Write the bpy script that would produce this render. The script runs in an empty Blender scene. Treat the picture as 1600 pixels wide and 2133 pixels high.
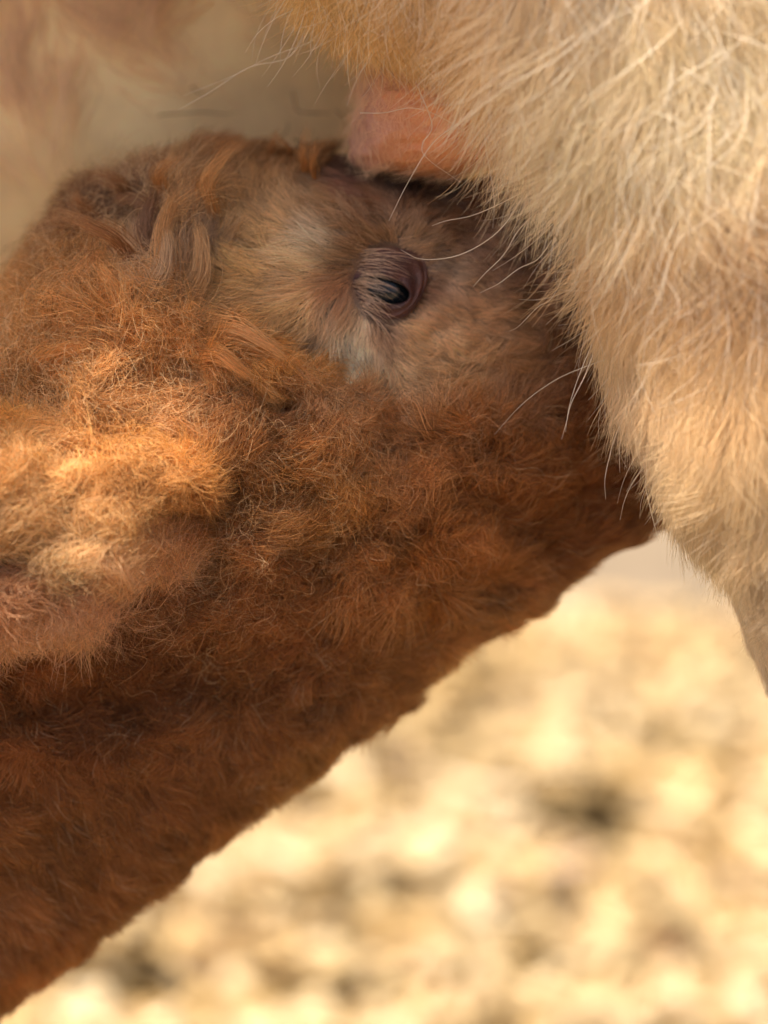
import bpy, math, random
import numpy as np
from mathutils import Matrix, Vector
from mathutils.kdtree import KDTree

R = math.radians
rng = np.random.default_rng(11)
scene = bpy.context.scene
col = scene.collection

# ------------------------------------------------------------------ frame
S = 0.000225            # metres per design unit (1600 units across the subject)
D = 1.6                 # camera to subject
PITCH = R(15)
ORIGIN = np.array([0.0, 0.0, 0.75])
AX = np.array([1.0, 0, 0])
AU = np.array([0, math.sin(PITCH), math.cos(PITCH)])
AZ = np.array([0, -math.cos(PITCH), math.sin(PITCH)])
BASIS = np.stack([AX, AU, AZ])          # rows

# ------------------------------------------------------------------ camera
cam = bpy.data.cameras.new("camera")
cam.sensor_fit = 'VERTICAL'
cam.sensor_height = 24.0
cam.lens = 24.0 * D / (2133 * S)
cam.clip_start = 0.05
cam.clip_end = 200
FOCUS_Z = 75 * S
cam.dof.use_dof = True
cam.dof.focus_distance = D - FOCUS_Z
cam.dof.aperture_fstop = cam.lens / 1000 / 0.046
cam_o = bpy.data.objects.new("camera", cam)
col.objects.link(cam_o)
cl = ORIGIN + AZ * D
cam_o.matrix_world = Matrix(((AX[0], AU[0], AZ[0], cl[0]), (AX[1], AU[1], AZ[1], cl[1]),
                             (AX[2], AU[2], AZ[2], cl[2]), (0, 0, 0, 1)))
scene.camera = cam_o

# ------------------------------------------------------------------ light
SUN_DIR = -0.45 * AX + AU + 0.30 * AZ       # towards the sun: high, from the left and a little in front
SUN_DIR = SUN_DIR / np.linalg.norm(SUN_DIR)
elev = math.asin(SUN_DIR[2]); azim = math.atan2(SUN_DIR[0], SUN_DIR[1])
w = bpy.data.worlds.new("World"); scene.world = w; w.use_nodes = True
nt = w.node_tree
sky = nt.nodes.new("ShaderNodeTexSky"); sky.sky_type = 'NISHITA'; sky.sun_disc = False
sky.sun_elevation = elev; sky.sun_rotation = azim
sky.dust_density = 6.0; sky.air_density = 0.6; sky.ozone_density = 0.0
bg = nt.nodes['Background']; bg.inputs[1].default_value = 0.15
nt.links.new(sky.outputs[0], bg.inputs[0])
sun = bpy.data.lights.new("sun", 'SUN'); sun.energy = 4.8; sun.angle = R(0.53); sun.color = (1.0, 0.88, 0.74)
sun_o = bpy.data.objects.new("sun", sun); col.objects.link(sun_o)
sun_o.rotation_euler = Vector(SUN_DIR.tolist()).to_track_quat('Z', 'Y').to_euler()
sun_o.location = (0, 0, 4)
vs = scene.view_settings
vs.view_transform = 'Standard'; vs.look = 'None'; vs.gamma = 1.0; vs.use_curve_mapping = False
vs.exposure = 0.98
scene.render.engine = 'CYCLES'
scene.cycles.max_bounces = 7
scene.cycles.diffuse_bounces = 4
scene.cycles.glossy_bounces = 3
scene.cycles.transmission_bounces = 6
scene.cycles.transparent_max_bounces = 6
scene.cycles.caustics_reflective = False
scene.cycles.caustics_refractive = False
scene.cycles.sample_clamp_indirect = 6
scene.cycles.use_denoising = True
scene.cycles.denoiser = 'OPENIMAGEDENOISE'
scene.cycles.denoising_input_passes = 'RGB_ALBEDO_NORMAL'
scene.cycles.denoising_prefilter = 'ACCURATE'
scene.cycles_curves.shape = 'RIBBONS'
scene.cycles_curves.subdivisions = 2

# ------------------------------------------------------------------ helpers
def loc2world(p):
    return ORIGIN + p @ BASIS
def at(px, py, z):
    """a point that stands z units in front of the subject plane"""
    px = np.asarray(px, float); py = np.asarray(py, float); z = np.asarray(z, float)
    k = (D - z * S) / D
    return loc2world(np.stack([(px - 800) * S * k, (1066.5 - py) * S * k, z * S], -1))
def proj(P):
    q = (P - ORIGIN) @ BASIS.T
    k = (D - q[..., 2]) / D
    return q[..., 0] / k / S + 800, 1066.5 - q[..., 1] / k / S, q[..., 2] / S
def imgdir(dx, dy, dz=0.0):
    return dx * AX - dy * AU + dz * AZ

_perm = rng.permutation(4096)
_val = rng.random(4096) * 2 - 1
def noise(p, scale, seed=0):
    p = np.asarray(p, float) / scale + seed * 17.31
    i = np.floor(p).astype(int); f = p - i; f = f * f * (3 - 2 * f)
    def h(a, b, c):
        return _val[_perm[(_perm[(_perm[a & 4095] + b) & 4095] + c) & 4095]]
    x, y, z = i[..., 0], i[..., 1], i[..., 2]; fx, fy, fz = f[..., 0], f[..., 1], f[..., 2]
    r = 0
    for a in (0, 1):
        for b in (0, 1):
            for c in (0, 1):
                wgt = (fx if a else 1 - fx) * (fy if b else 1 - fy) * (fz if c else 1 - fz)
                r = r + wgt * h(x + a, y + b, z + c)
    return r
def n2(x, y, scale, seed=0):
    return noise(np.stack([x, y, np.zeros_like(x) + 3.3 * scale], -1), scale, seed)
def smooth(a, b, x):
    t = np.clip((x - a) / (b - a), 0, 1); return t * t * (3 - 2 * t)
def unit(v):
    return v / (np.linalg.norm(v, axis=-1, keepdims=True) + 1e-12)

def empty(name, loc, label, cat, group=None):
    o = bpy.data.objects.new(name, None); col.objects.link(o); o.location = loc
    o.empty_display_size = 0.05
    o["label"] = label; o["category"] = cat
    if group: o["group"] = group
    return o
def origin_of(parent):
    v = np.zeros(3)
    while parent is not None:
        v = v + np.array(parent.location); parent = parent.parent
    return v
def link_mesh(name, verts, faces, mat, parent=None, smooth_=True, colors=None):
    me = bpy.data.meshes.new(name)
    v = np.asarray(verts) - origin_of(parent)
    me.from_pydata(v.tolist(), [], [tuple(int(i) for i in f) for f in faces])
    if smooth_:
        me.polygons.foreach_set("use_smooth", [True] * len(me.polygons))
    if colors is not None:
        a = me.color_attributes.new("tint", 'FLOAT_COLOR', 'POINT')
        c = np.concatenate([colors, np.ones((len(colors), 1))], 1).astype(np.float32)
        a.data.foreach_set("color", c.ravel())
    me.materials.append(mat); me.update()
    o = bpy.data.objects.new(name, me); col.objects.link(o)
    if parent is not None: o.parent = parent
    return o

def closed_loft(rings):
    """rings (n,m,3) -> verts, faces with capped ends"""
    n, m, _ = rings.shape
    v = rings.reshape(-1, 3); f = []
    for i in range(n - 1):
        for j in range(m):
            f.append((i * m + j, (i + 1) * m + j, (i + 1) * m + (j + 1) % m, i * m + (j + 1) % m))
    c0 = rings[0].mean(0); c1 = rings[-1].mean(0)
    v = np.vstack([v, c0, c1])
    for j in range(m):
        f.append((n * m, j, (j + 1) % m)); f.append((n * m + 1, (n - 1) * m + (j + 1) % m, (n - 1) * m + j))
    # faces must look outwards: flip them when the enclosed volume comes out negative
    q = np.array([t[:3] for t in f]); w_ = v - v.mean(0)
    vol = (w_[q[:, 0]] * np.cross(w_[q[:, 1]], w_[q[:, 2]])).sum()
    q = np.array([(t[0], t[2], t[3]) for t in f if len(t) == 4]); vol += (w_[q[:, 0]] * np.cross(w_[q[:, 1]], w_[q[:, 2]])).sum()
    if vol < 0: f = [tuple(reversed(t)) for t in f]
    return v, f

def catmull(pts, n):
    pts = np.asarray(pts, float); k = len(pts)
    t = np.linspace(0, k - 1.0001, n); i = t.astype(int); f = (t - i)[:, None]
    P = np.vstack([2 * pts[0] - pts[1], pts, 2 * pts[-1] - pts[-2]])
    a, b, c, d = P[i], P[i + 1], P[i + 2], P[i + 3]
    return 0.5 * ((2 * b) + (c - a) * f + (2 * a - 5 * b + 4 * c - d) * f ** 2 + (3 * b - a - 3 * c + d) * f ** 3)

def tri_data(me, off):
    me.calc_loop_triangles()
    n = len(me.vertices)
    co = np.empty(n * 3); me.vertices.foreach_get("co", co); co = co.reshape(-1, 3) + off
    no = np.empty(n * 3); me.vertices.foreach_get("normal", no); no = no.reshape(-1, 3)
    t = np.empty(len(me.loop_triangles) * 3, dtype=np.int32); me.loop_triangles.foreach_get("vertices", t)
    return co, no, t.reshape(-1, 3)

def scatter(o, count, weight):
    """count roots on the surface of o; weight(px,py,z,facing) -> relative density"""
    co, no, t = tri_data(o.data, origin_of(o.parent))
    a, b, c = co[t[:, 0]], co[t[:, 1]], co[t[:, 2]]
    ctr = (a + b + c) / 3; nn = np.cross(b - a, c - a); area = np.linalg.norm(nn, axis=1) / 2
    fn = unit(no[t].mean(1)); px, py, z = proj(ctr)
    view = unit((ORIGIN + AZ * D) - ctr)
    wgt = area * weight(px, py, z, (fn * view).sum(1))
    cdf = np.cumsum(wgt); cdf /= cdf[-1]
    k = np.searchsorted(cdf, rng.random(count)); k = np.clip(k, 0, len(t) - 1)
    u = rng.random(count); v = rng.random(count); m = u + v > 1; u[m] = 1 - u[m]; v[m] = 1 - v[m]
    w0 = (1 - u - v)[:, None]; u = u[:, None]; v = v[:, None]
    P = a[k] * w0 + b[k] * u + c[k] * v
    N = unit(no[t[k, 0]] * w0 + no[t[k, 1]] * u + no[t[k, 2]] * v)
    return P, N

class Field:
    """smooth interpolation of hand set comb values over the animal"""
    def __init__(self, rows, p=2.2, e=40.0):
        a = np.array(rows, float); self.xy = a[:, :2]; self.val = a[:, 2:]; self.p = p; self.e = e
    def __call__(self, x, y):
        out = np.zeros((len(x), self.val.shape[1])); ws = np.zeros(len(x))
        for (cx, cy), v in zip(self.xy, self.val):
            wgt = 1 / ((x - cx) ** 2 + (y - cy) ** 2 + self.e ** 2) ** self.p
            out += wgt[:, None] * v; ws += wgt
        return out / ws[:, None]

def link_hair(name, pts, radius, colors, mat, parent, taper=0.15):
    n, k, _ = pts.shape
    cu = bpy.data.hair_curves.new(name)
    cu.add_curves([k] * n)
    p = (pts - origin_of(parent)).astype(np.float32)
    cu.attributes['position'].data.foreach_set('vector', p.ravel())
    s = np.linspace(0, 1, k)
    tp = 1 - (1 - taper) * s ** 2
    r = (radius[:, None] * tp[None]).astype(np.float32)
    a = cu.attributes.get('radius') or cu.attributes.new('radius', 'FLOAT', 'POINT')
    a.data.foreach_set('value', r.ravel())
    a = cu.attributes.new('tint', 'FLOAT_COLOR', 'CURVE')
    c = np.concatenate([colors, np.ones((n, 1))], 1).astype(np.float32)
    a.data.foreach_set('color', np.clip(c, 0.004, 0.98).ravel())
    cu.materials.append(mat)
    o = bpy.data.objects.new(name, cu); col.objects.link(o); o.parent = parent
    return o

def grow(P, N, flow, length, lift, curl, freq, clump_spacing, clump_pull, K=7, droop=0.0, stray=0.12, bend=0.0):
    """hair strands (n,K,3): roots P, normals N, comb direction flow, all lengths in metres"""
    n = len(P)
    flow = unit(flow - (flow * N).sum(1, keepdims=True) * N)
    # clump guides: a random subset of roots
    ng = max(8, int(n / clump_spacing))
    gi = rng.choice(n, ng, replace=False)
    kd = KDTree(ng)
    for q, i in enumerate(gi): kd.insert(P[i], q)
    kd.balance()
    near = np.fromiter((kd.find(p)[1] for p in P), dtype=np.int64, count=n)
    g = gi[near]
    # guide direction jitter, shared by the clump
    ang = rng.normal(0, 1, ng)[near] * stray * 1.6 + rng.normal(0, 1, n) * stray
    B = np.cross(N, flow)
    T = flow * np.cos(ang)[:, None] + B * np.sin(ang)[:, None]
    B = np.cross(N, T)
    ph = (rng.random(ng) * 6.283)[near] + rng.normal(0, 0.5, n)
    fr = freq * (0.75 + 0.5 * rng.random(ng)[near]) * (0.9 + 0.2 * rng.random(n))
    am = curl * (0.5 + rng.random(ng)[near]) * (0.7 + 0.6 * rng.random(n))
    L = length * (0.72 + 0.5 * rng.random(n)) * (0.85 + 0.3 * rng.random(ng)[near])
    li = lift * (0.7 + 0.6 * rng.random(n)) + 0.02
    sg = np.where(rng.random(ng)[near] < 0.5, -1.0, 1.0)
    bd = bend * rng.normal(0, 1, ng)[near]
    s = np.linspace(0, 1, K)
    out = np.empty((n, K, 3))
    down = np.array([0, 0, -1.0])
    for k, t in enumerate(s):
        a = am * t ** 0.7
        th = fr * 6.283 * t + ph
        hN = (li * (1.2 * t - 0.55 * t * t) * L + a * (np.cos(th) - np.cos(ph)) * 0.55)
        hN = np.maximum(hN, 0.0004 * t)
        hB = sg * a * (np.sin(th) - np.sin(ph)) + bd * L * t * t
        hT = L * t * (1 - 0.25 * li * t)
        out[:, k] = (P + N * hN[:, None] + T * hT[:, None] + B * hB[:, None]
                     + down * (droop * L * t)[:, None]
                     + (P[g] - P) * (clump_pull * t ** 1.3)[:, None])
    return out

# ------------------------------------------------------------------ materials
def mat_new(name):
    m = bpy.data.materials.new(name); m.use_nodes = True
    nt = m.node_tree; nt.nodes.clear()
    return m, nt, nt.nodes.new("ShaderNodeOutputMaterial")
def hair_mat(name, rough=0.35, coat=0.0):
    m, nt, out = mat_new(name)
    at_ = nt.nodes.new("ShaderNodeAttribute"); at_.attribute_name = "tint"
    h = nt.nodes.new("ShaderNodeBsdfHairPrincipled"); h.model = 'CHIANG'; h.parametrization = 'COLOR'
    h.inputs['Roughness'].default_value = rough
    h.inputs['Radial Roughness'].default_value = 0.45
    if 'Coat' in h.inputs: h.inputs['Coat'].default_value = coat
    h.inputs['Random Roughness'].default_value = 0.3
    g = nt.nodes.new("ShaderNodeGamma"); g.inputs[1].default_value = 1.5
    nt.links.new(at_.outputs['Color'], g.inputs[0]); nt.links.new(g.outputs[0], h.inputs['Color'])
    d = nt.nodes.new("ShaderNodeBsdfDiffuse"); nt.links.new(at_.outputs['Color'], d.inputs['Color'])
    tr = nt.nodes.new("ShaderNodeBsdfTranslucent"); nt.links.new(at_.outputs['Color'], tr.inputs['Color'])
    m1 = nt.nodes.new("ShaderNodeMixShader"); m1.inputs[0].default_value = 0.3
    nt.links.new(d.outputs[0], m1.inputs[1]); nt.links.new(tr.outputs[0], m1.inputs[2])
    m2 = nt.nodes.new("ShaderNodeMixShader"); m2.inputs[0].default_value = 0.4
    nt.links.new(m1.outputs[0], m2.inputs[1]); nt.links.new(h.outputs[0], m2.inputs[2])
    nt.links.new(m2.outputs[0], out.inputs[0])
    return m
def skin_mat(name, rough=0.6, spec=0.3, bump=0.2, scale=900, sss=0.0, vary=0.35, big=60):
    m, nt, out = mat_new(name)
    p = nt.nodes.new("ShaderNodeBsdfPrincipled")
    a = nt.nodes.new("ShaderNodeAttribute"); a.attribute_name = "tint"
    tc = nt.nodes.new("ShaderNodeTexCoord")
    n1 = nt.nodes.new("ShaderNodeTexNoise"); n1.inputs['Scale'].default_value = big; n1.inputs['Detail'].default_value = 6
    nt.links.new(tc.outputs['Object'], n1.inputs['Vector'])
    mr = nt.nodes.new("ShaderNodeMapRange"); mr.inputs[1].default_value = 0.3; mr.inputs[2].default_value = 0.7
    mr.inputs[3].default_value = 1 - vary; mr.inputs[4].default_value = 1 + vary
    nt.links.new(n1.outputs[0], mr.inputs[0])
    mx = nt.nodes.new("ShaderNodeVectorMath"); mx.operation = 'SCALE'
    nt.links.new(a.outputs['Color'], mx.inputs[0]); nt.links.new(mr.outputs[0], mx.inputs['Scale'])
    nt.links.new(mx.outputs[0], p.inputs['Base Color'])
    n2_ = nt.nodes.new("ShaderNodeTexNoise"); n2_.inputs['Scale'].default_value = scale; n2_.inputs['Detail'].default_value = 5
    nt.links.new(tc.outputs['Object'], n2_.inputs['Vector'])
    b = nt.nodes.new("ShaderNodeBump"); b.inputs['Strength'].default_value = bump; b.inputs['Distance'].default_value = 0.002
    nt.links.new(n2_.outputs[0], b.inputs['Height']); nt.links.new(b.outputs[0], p.inputs['Normal'])
    p.inputs['Roughness'].default_value = rough; p.inputs['Specular IOR Level'].default_value = spec
    if sss:
        p.inputs['Subsurface Weight'].default_value = sss; p.inputs['Subsurface Radius'].default_value = (1.0, 0.4, 0.2)
        p.inputs['Subsurface Scale'].default_value = 0.006
    nt.links.new(p.outputs[0], out.inputs[0])
    return m
M_fur = hair_mat("brown_calf_hair", 0.4)
M_cream = hair_mat("cream_cow_hair", 0.3)
M_lash = hair_mat("pale_lash_hair", 0.3)
M_hide = skin_mat("calf_hide", 0.9, 0.1, 0.5)
M_cowhide = skin_mat("cow_hide", 0.9, 0.1, 0.5)
M_skin = skin_mat("udder_skin", 0.55, 0.35, 0.35, 700, 0.15, 0.12, 40)
M_lid = skin_mat("eyelid_skin", 0.42, 0.5, 0.5, 1200, 0.0, 0.3, 220)
def plain(name, c, rough, spec=0.5, coat=0.0):
    m, nt, out = mat_new(name)
    p = nt.nodes.new("ShaderNodeBsdfPrincipled")
    n = nt.nodes.new("ShaderNodeTexNoise"); n.inputs['Scale'].default_value = 300
    r = nt.nodes.new("ShaderNodeValToRGB")
    r.color_ramp.elements[0].color = (c[0] * .7, c[1] * .7, c[2] * .7, 1); r.color_ramp.elements[1].color = (c[0] * 1.3, c[1] * 1.3, c[2] * 1.3, 1)
    nt.links.new(n.outputs[0], r.inputs[0]); nt.links.new(r.outputs[0], p.inputs['Base Color'])
    p.inputs['Roughness'].default_value = rough; p.inputs['Specular IOR Level'].default_value = spec
    p.inputs['Coat Weight'].default_value = coat; p.inputs['Coat Roughness'].default_value = 0.03
    nt.links.new(p.outputs[0], out.inputs[0]); return m
M_eye = plain("wet_dark_eye", (0.010, 0.014, 0.016), 0.16, 0.4, 0.35)
M_speck = plain("dark_speck", (0.03, 0.025, 0.02), 0.8)

# ------------------------------------------------------------------ GROUND AND STRAW
def ground():
    n = 60
    xs = np.concatenate([-np.geomspace(60, 0.2, n // 2), np.geomspace(0.2, 60, n // 2)])
    ys = np.concatenate([-np.geomspace(20, 0.2, n // 2), np.geomspace(0.2, 120, n // 2)])
    X, Y = np.meshgrid(xs, ys, indexing='ij')
    Z = 0.012 * noise(np.stack([X, Y, X * 0], -1), 0.5) * (np.abs(X) < 8)
    v = np.stack([X, Y, Z - 0.02], -1).reshape(-1, 3); k = len(ys)
    f = [(i * k + j, (i + 1) * k + j, (i + 1) * k + j + 1, i * k + j + 1) for i in range(len(xs) - 1) for j in range(k - 1)]
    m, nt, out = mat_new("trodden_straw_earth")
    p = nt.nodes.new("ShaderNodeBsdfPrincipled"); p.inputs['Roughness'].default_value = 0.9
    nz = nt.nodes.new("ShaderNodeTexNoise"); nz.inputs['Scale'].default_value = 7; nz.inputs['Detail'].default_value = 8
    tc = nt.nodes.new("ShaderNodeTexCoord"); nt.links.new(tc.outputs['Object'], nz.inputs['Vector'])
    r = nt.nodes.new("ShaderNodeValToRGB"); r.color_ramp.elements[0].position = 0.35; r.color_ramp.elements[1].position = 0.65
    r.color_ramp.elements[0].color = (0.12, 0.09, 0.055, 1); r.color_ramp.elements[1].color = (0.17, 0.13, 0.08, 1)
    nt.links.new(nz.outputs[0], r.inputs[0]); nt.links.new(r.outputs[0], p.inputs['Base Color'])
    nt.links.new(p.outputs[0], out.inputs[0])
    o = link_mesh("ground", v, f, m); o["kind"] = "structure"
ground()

def ground_point(px, py):
    c = ORIGIN + AZ * D; d = at(px, py, 0) - c; t = -c[2] / d[2]; return c + d * t
def straw():
    hollows = [(*ground_point(1225, 1775)[:2], .075), (*ground_point(1000, 1555)[:2], .05), (*ground_point(290, 2110)[:2], .06), (*ground_point(1380, 1560)[:2], .03), (*ground_point(860, 1730)[:2], .025), (*ground_point(1350, 1960)[:2], .03)]
    n = 23000
    # scattered over the yard behind the animals, denser where it is seen
    x = rng.normal(0, 1, n) * 0.55; y = rng.uniform(0.2, 2.2, n)  # straw stops so darker bare earth beyond stands in for a shaded band
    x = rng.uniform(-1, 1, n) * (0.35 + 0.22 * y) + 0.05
    nf = 13000; x = np.concatenate([x, rng.uniform(-2.2, 2.2, nf)]); y = np.concatenate([y, rng.uniform(-2.6, 0.25, nf)]); n += nf  # unseen straw in front, added to bounce warm light onto the animals
    L = rng.uniform(0.035, 0.10, n); W = rng.uniform(0.012, 0.032, n); H = W * rng.uniform(0.25, 0.6, n)
    a = rng.uniform(0, math.pi, n) ; tilt = rng.normal(0, 0.25, n); roll = rng.normal(0, 0.6, n)
    keep = (noise(np.stack([x, y, x * 0], -1), 0.16, 13) + 0.5 * noise(np.stack([x, y, x * 0], -1), 0.07, 14)) > -0.8
    x, y, L, W, H, a, tilt, roll = [q[keep] for q in (x, y, L, W, H, a, tilt, roll)]; n = len(x)
    for hx, hy, hr in hollows:
        k2 = ((x - hx) / hr) ** 2 + ((y - hy) / (hr * 1.3)) ** 2 > .4 + 1.4 * rng.random(n)
        x, y, L, W, H, a, tilt, roll = [q[k2] for q in (x, y, L, W, H, a, tilt, roll)]; n = len(x)
    bump = 0.018 * noise(np.stack([x, y, x * 0], -1), 0.22, 3) + 0.02 * noise(np.stack([x, y, x * 0], -1), 0.09, 5)
    z = 0.012 + np.maximum(bump, -0.02) + rng.random(n) ** 2 * 0.035
    d = np.stack([np.cos(a) * np.cos(tilt), np.sin(a) * np.cos(tilt), np.sin(tilt)], -1)
    up0 = np.zeros((n, 3)); up0[:, 2] = 1
    side = unit(np.cross(d, up0)); up = np.cross(side, d)
    sd = side * np.cos(roll)[:, None] + up * np.sin(roll)[:, None]; uu = np.cross(sd, d)
    c = np.stack([x, y, z], -1)
    bow = rng.normal(0, 0.08, n)
    V = []
    for t in (-0.5, 0, 0.5):
        ctr = c + d * (L * t)[:, None] + sd * (bow * L * (0.25 - t * t))[:, None]
        for (p, q) in ((-1, -0.3), (0, -1), (1, -0.3), (1, 0.3), (0, 1), (-1, 0.3)):
            V.append(ctr + sd * (W * p * 0.5)[:, None] + uu * (H * q * 0.5)[:, None])
    V = np.stack(V, 1)
    base = (np.arange(n) * 18)[:, None]
    F = []
    for s_ in (0, 6):
        for j in range(6):
            F.append(np.concatenate([base + s_ + j, base + s_ + (j + 1) % 6, base + s_ + 6 + (j + 1) % 6, base + s_ + 6 + j], 1))
    F = np.stack(F, 1).reshape(-1, 4)
    me = bpy.data.meshes.new("straw")
    me.vertices.add(n * 18); me.vertices.foreach_set("co", V.reshape(-1).astype(np.float32))
    me.loops.add(F.size); me.loops.foreach_set("vertex_index", F.reshape(-1).astype(np.int32))
    me.polygons.add(len(F)); me.polygons.foreach_set("loop_start", (np.arange(len(F)) * 4).astype(np.int32))
    me.update(calc_edges=True)
    t = rng.random(n)[:, None]; big = (noise(c * 1.0, 0.25, 9) * 0.5 + 0.5)[:, None]
    colr = np.array([0.80, 0.60, 0.30]) * (1 - t) + np.array([0.88, 0.76, 0.50]) * t
    br = rng.random(n) < 0.10; colr[br] = np.array([0.40, 0.25, 0.12]); dn = rng.random(n) < .20; colr[dn] *= .72; pl = rng.random(n) < .13; colr[pl] = np.array([1.25, 1.15, .92])
    colr *= (0.70 + 0.35 * big) * np.array([.52, .45, .33])
    ca = me.color_attributes.new("tint", 'FLOAT_COLOR', 'POINT')
    ca.data.foreach_set("color", np.repeat(np.concatenate([colr, np.ones((n, 1))], 1), 18, 0).astype(np.float32).ravel())
    m, nt, out = mat_new("dry_straw")
    at_ = nt.nodes.new("ShaderNodeAttribute"); at_.attribute_name = "tint"
    p = nt.nodes.new("ShaderNodeBsdfPrincipled"); p.inputs['Roughness'].default_value = 0.45
    nt.links.new(at_.outputs['Color'], p.inputs['Base Color']); nt.links.new(p.outputs[0], out.inputs[0])
    me.materials.append(m)
    o = bpy.data.objects.new("straw", me); col.objects.link(o)
    o["kind"] = "stuff"; o["label"] = "loose pale golden straw strewn thickly over the ground"; o["category"] = "straw"
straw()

# ------------------------------------------------------------------ CALF
calf = empty("calf", tuple(at(300, 1900, -400) * [1, 1, 0]), "rusty brown woolly calf with half closed eye, head raised under the cow", "calf")
EYE = (797, 600)

def calf_body():
    # upper profile point, lower profile point, centre depth, half thickness
    st = [((-1500, 2400), (-900, 3700), -420, 420),
          ((-900, 1650), (-500, 2780), -500, 430),
          ((-420, 1150), (-160, 2270), -440, 400),
          ((-60, 770), (110, 2020), -400, 375),
          ((95, 560), (400, 1800), -360, 365),
          ((240, 395), (690, 1580), -355, 355),
          ((430, 330), (900, 1420), -355, 345),
          ((630, 325), (1080, 1290), -365, 335),
          ((830, 350), (1230, 1180), -390, 325),
          ((1030, 385), (1370, 1085), -430, 300),
          ((1230, 400), (1500, 960), -480, 260),
          ((1400, 380), (1590, 820), -520, 220),
          ((1520, 400), (1640, 700), -540, 170),
          ((1590, 470), (1650, 620), -545, 90)]
    A = np.array([[a[0], a[1], b[0], b[1], c, d] for a, b, c, d in st], float)
    n, m = 330, 300
    Q = catmull(A, n)
    th = np.arange(m) / m * 2 * math.pi
    ct, stt = np.cos(th), np.sin(th)
    e = 0.82
    cc = np.sign(ct) * np.abs(ct) ** e; ss = np.sign(stt) * np.abs(stt) ** e
    mid = (Q[:, 0:2] + Q[:, 2:4]) / 2; hv = (Q[:, 0:2] - Q[:, 2:4]) / 2 * 0.985
    px = mid[:, None, 0] + hv[:, None, 0] * cc[None]
    py = mid[:, None, 1] + hv[:, None, 1] * cc[None]
    z = Q[:, None, 4] + Q[:, None, 5] * ss[None]
    front = np.clip(ss, 0, 1)[None]
    g = lambda cx, cy, r, r2=None, an=0.0: np.exp(-(((px - cx) * math.cos(an) + (py - cy) * math.sin(an)) / r) ** 2
                                                   - ((-(px - cx) * math.sin(an) + (py - cy) * math.cos(an)) / (r2 or r)) ** 2)
    dz = np.zeros_like(px)
    dz += -55 * g(800, 600, 110, 100) * front                 # eye socket
    dz += 42 * g(700, 500, 70, 120, 0.5) * front              # brow over the eye
    dz += 30 * g(860, 470, 90, 45) * front
    dz += -55 * g(1000, 690, 200, 110, 0.3) * front           # hollow in front of the eye
    dz += -50 * g(700, 770, 170, 60, 0.5) * front             # below eye, before cheek wool
    dz += -70 * g(250, 480, 110, 55, 0.6) * front             # dark parting at the poll
    dz += -60 * g(425, 560, 40, 130, 0.1) * front             # parting by the temple
    dz += 45 * g(360, 480, 50, 150, 0.2) * front              # tuft at temple
    dz += 120 * g(150, 660, 150, 110) * front                  # tuft over the ear
    dz += 50 * g(500, 740, 200, 60, 0.35) * front             # roll of wool below temple
    dz += 110 * g(230, 850, 170, 70, 0.3) * front              # ear root
    dz += -70 * g(420, 1130, 60, 120, 0.3) * front            # shade beside the ear
    dz += -80 * g(150, 1450, 330, 70, -0.1) * front           # hollow under the ear
    dz += -30 * g(640, 850, 220, 40, 0.3) * front
    dz += -130 * smooth(1350, 1900, py + .62 * px) * front
    wool = smooth(700, 900, py + 0.35 * (600 - px)) * smooth(1450, 1150, py - 0.0 * px + 0.2 * (px - 800))
    nz = 46 * n2(px, py, 105, 1) + 34 * n2(px, py, 52, 2) + 12 * n2(px, py, 28, 3)
    dz += nz * (0.22 + 0.78 * wool) * front
    edge = 1 - np.abs(ss)[None]
    px = px + edge * (9 * n2(px, py, 120, 5) + 6 * n2(px, py, 45, 6)) * 0.7; py = py + edge * (12 * n2(px, py, 110, 9) + 8 * n2(px, py, 40, 10))
    P = at(px, py, z + dz)
    v, f = closed_loft(P)
    X, Y, Z = proj(v)
    c = calf_color(X, Y) * 0.35
    return link_mesh("body", v, f, M_hide, calf, True, c)

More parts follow.
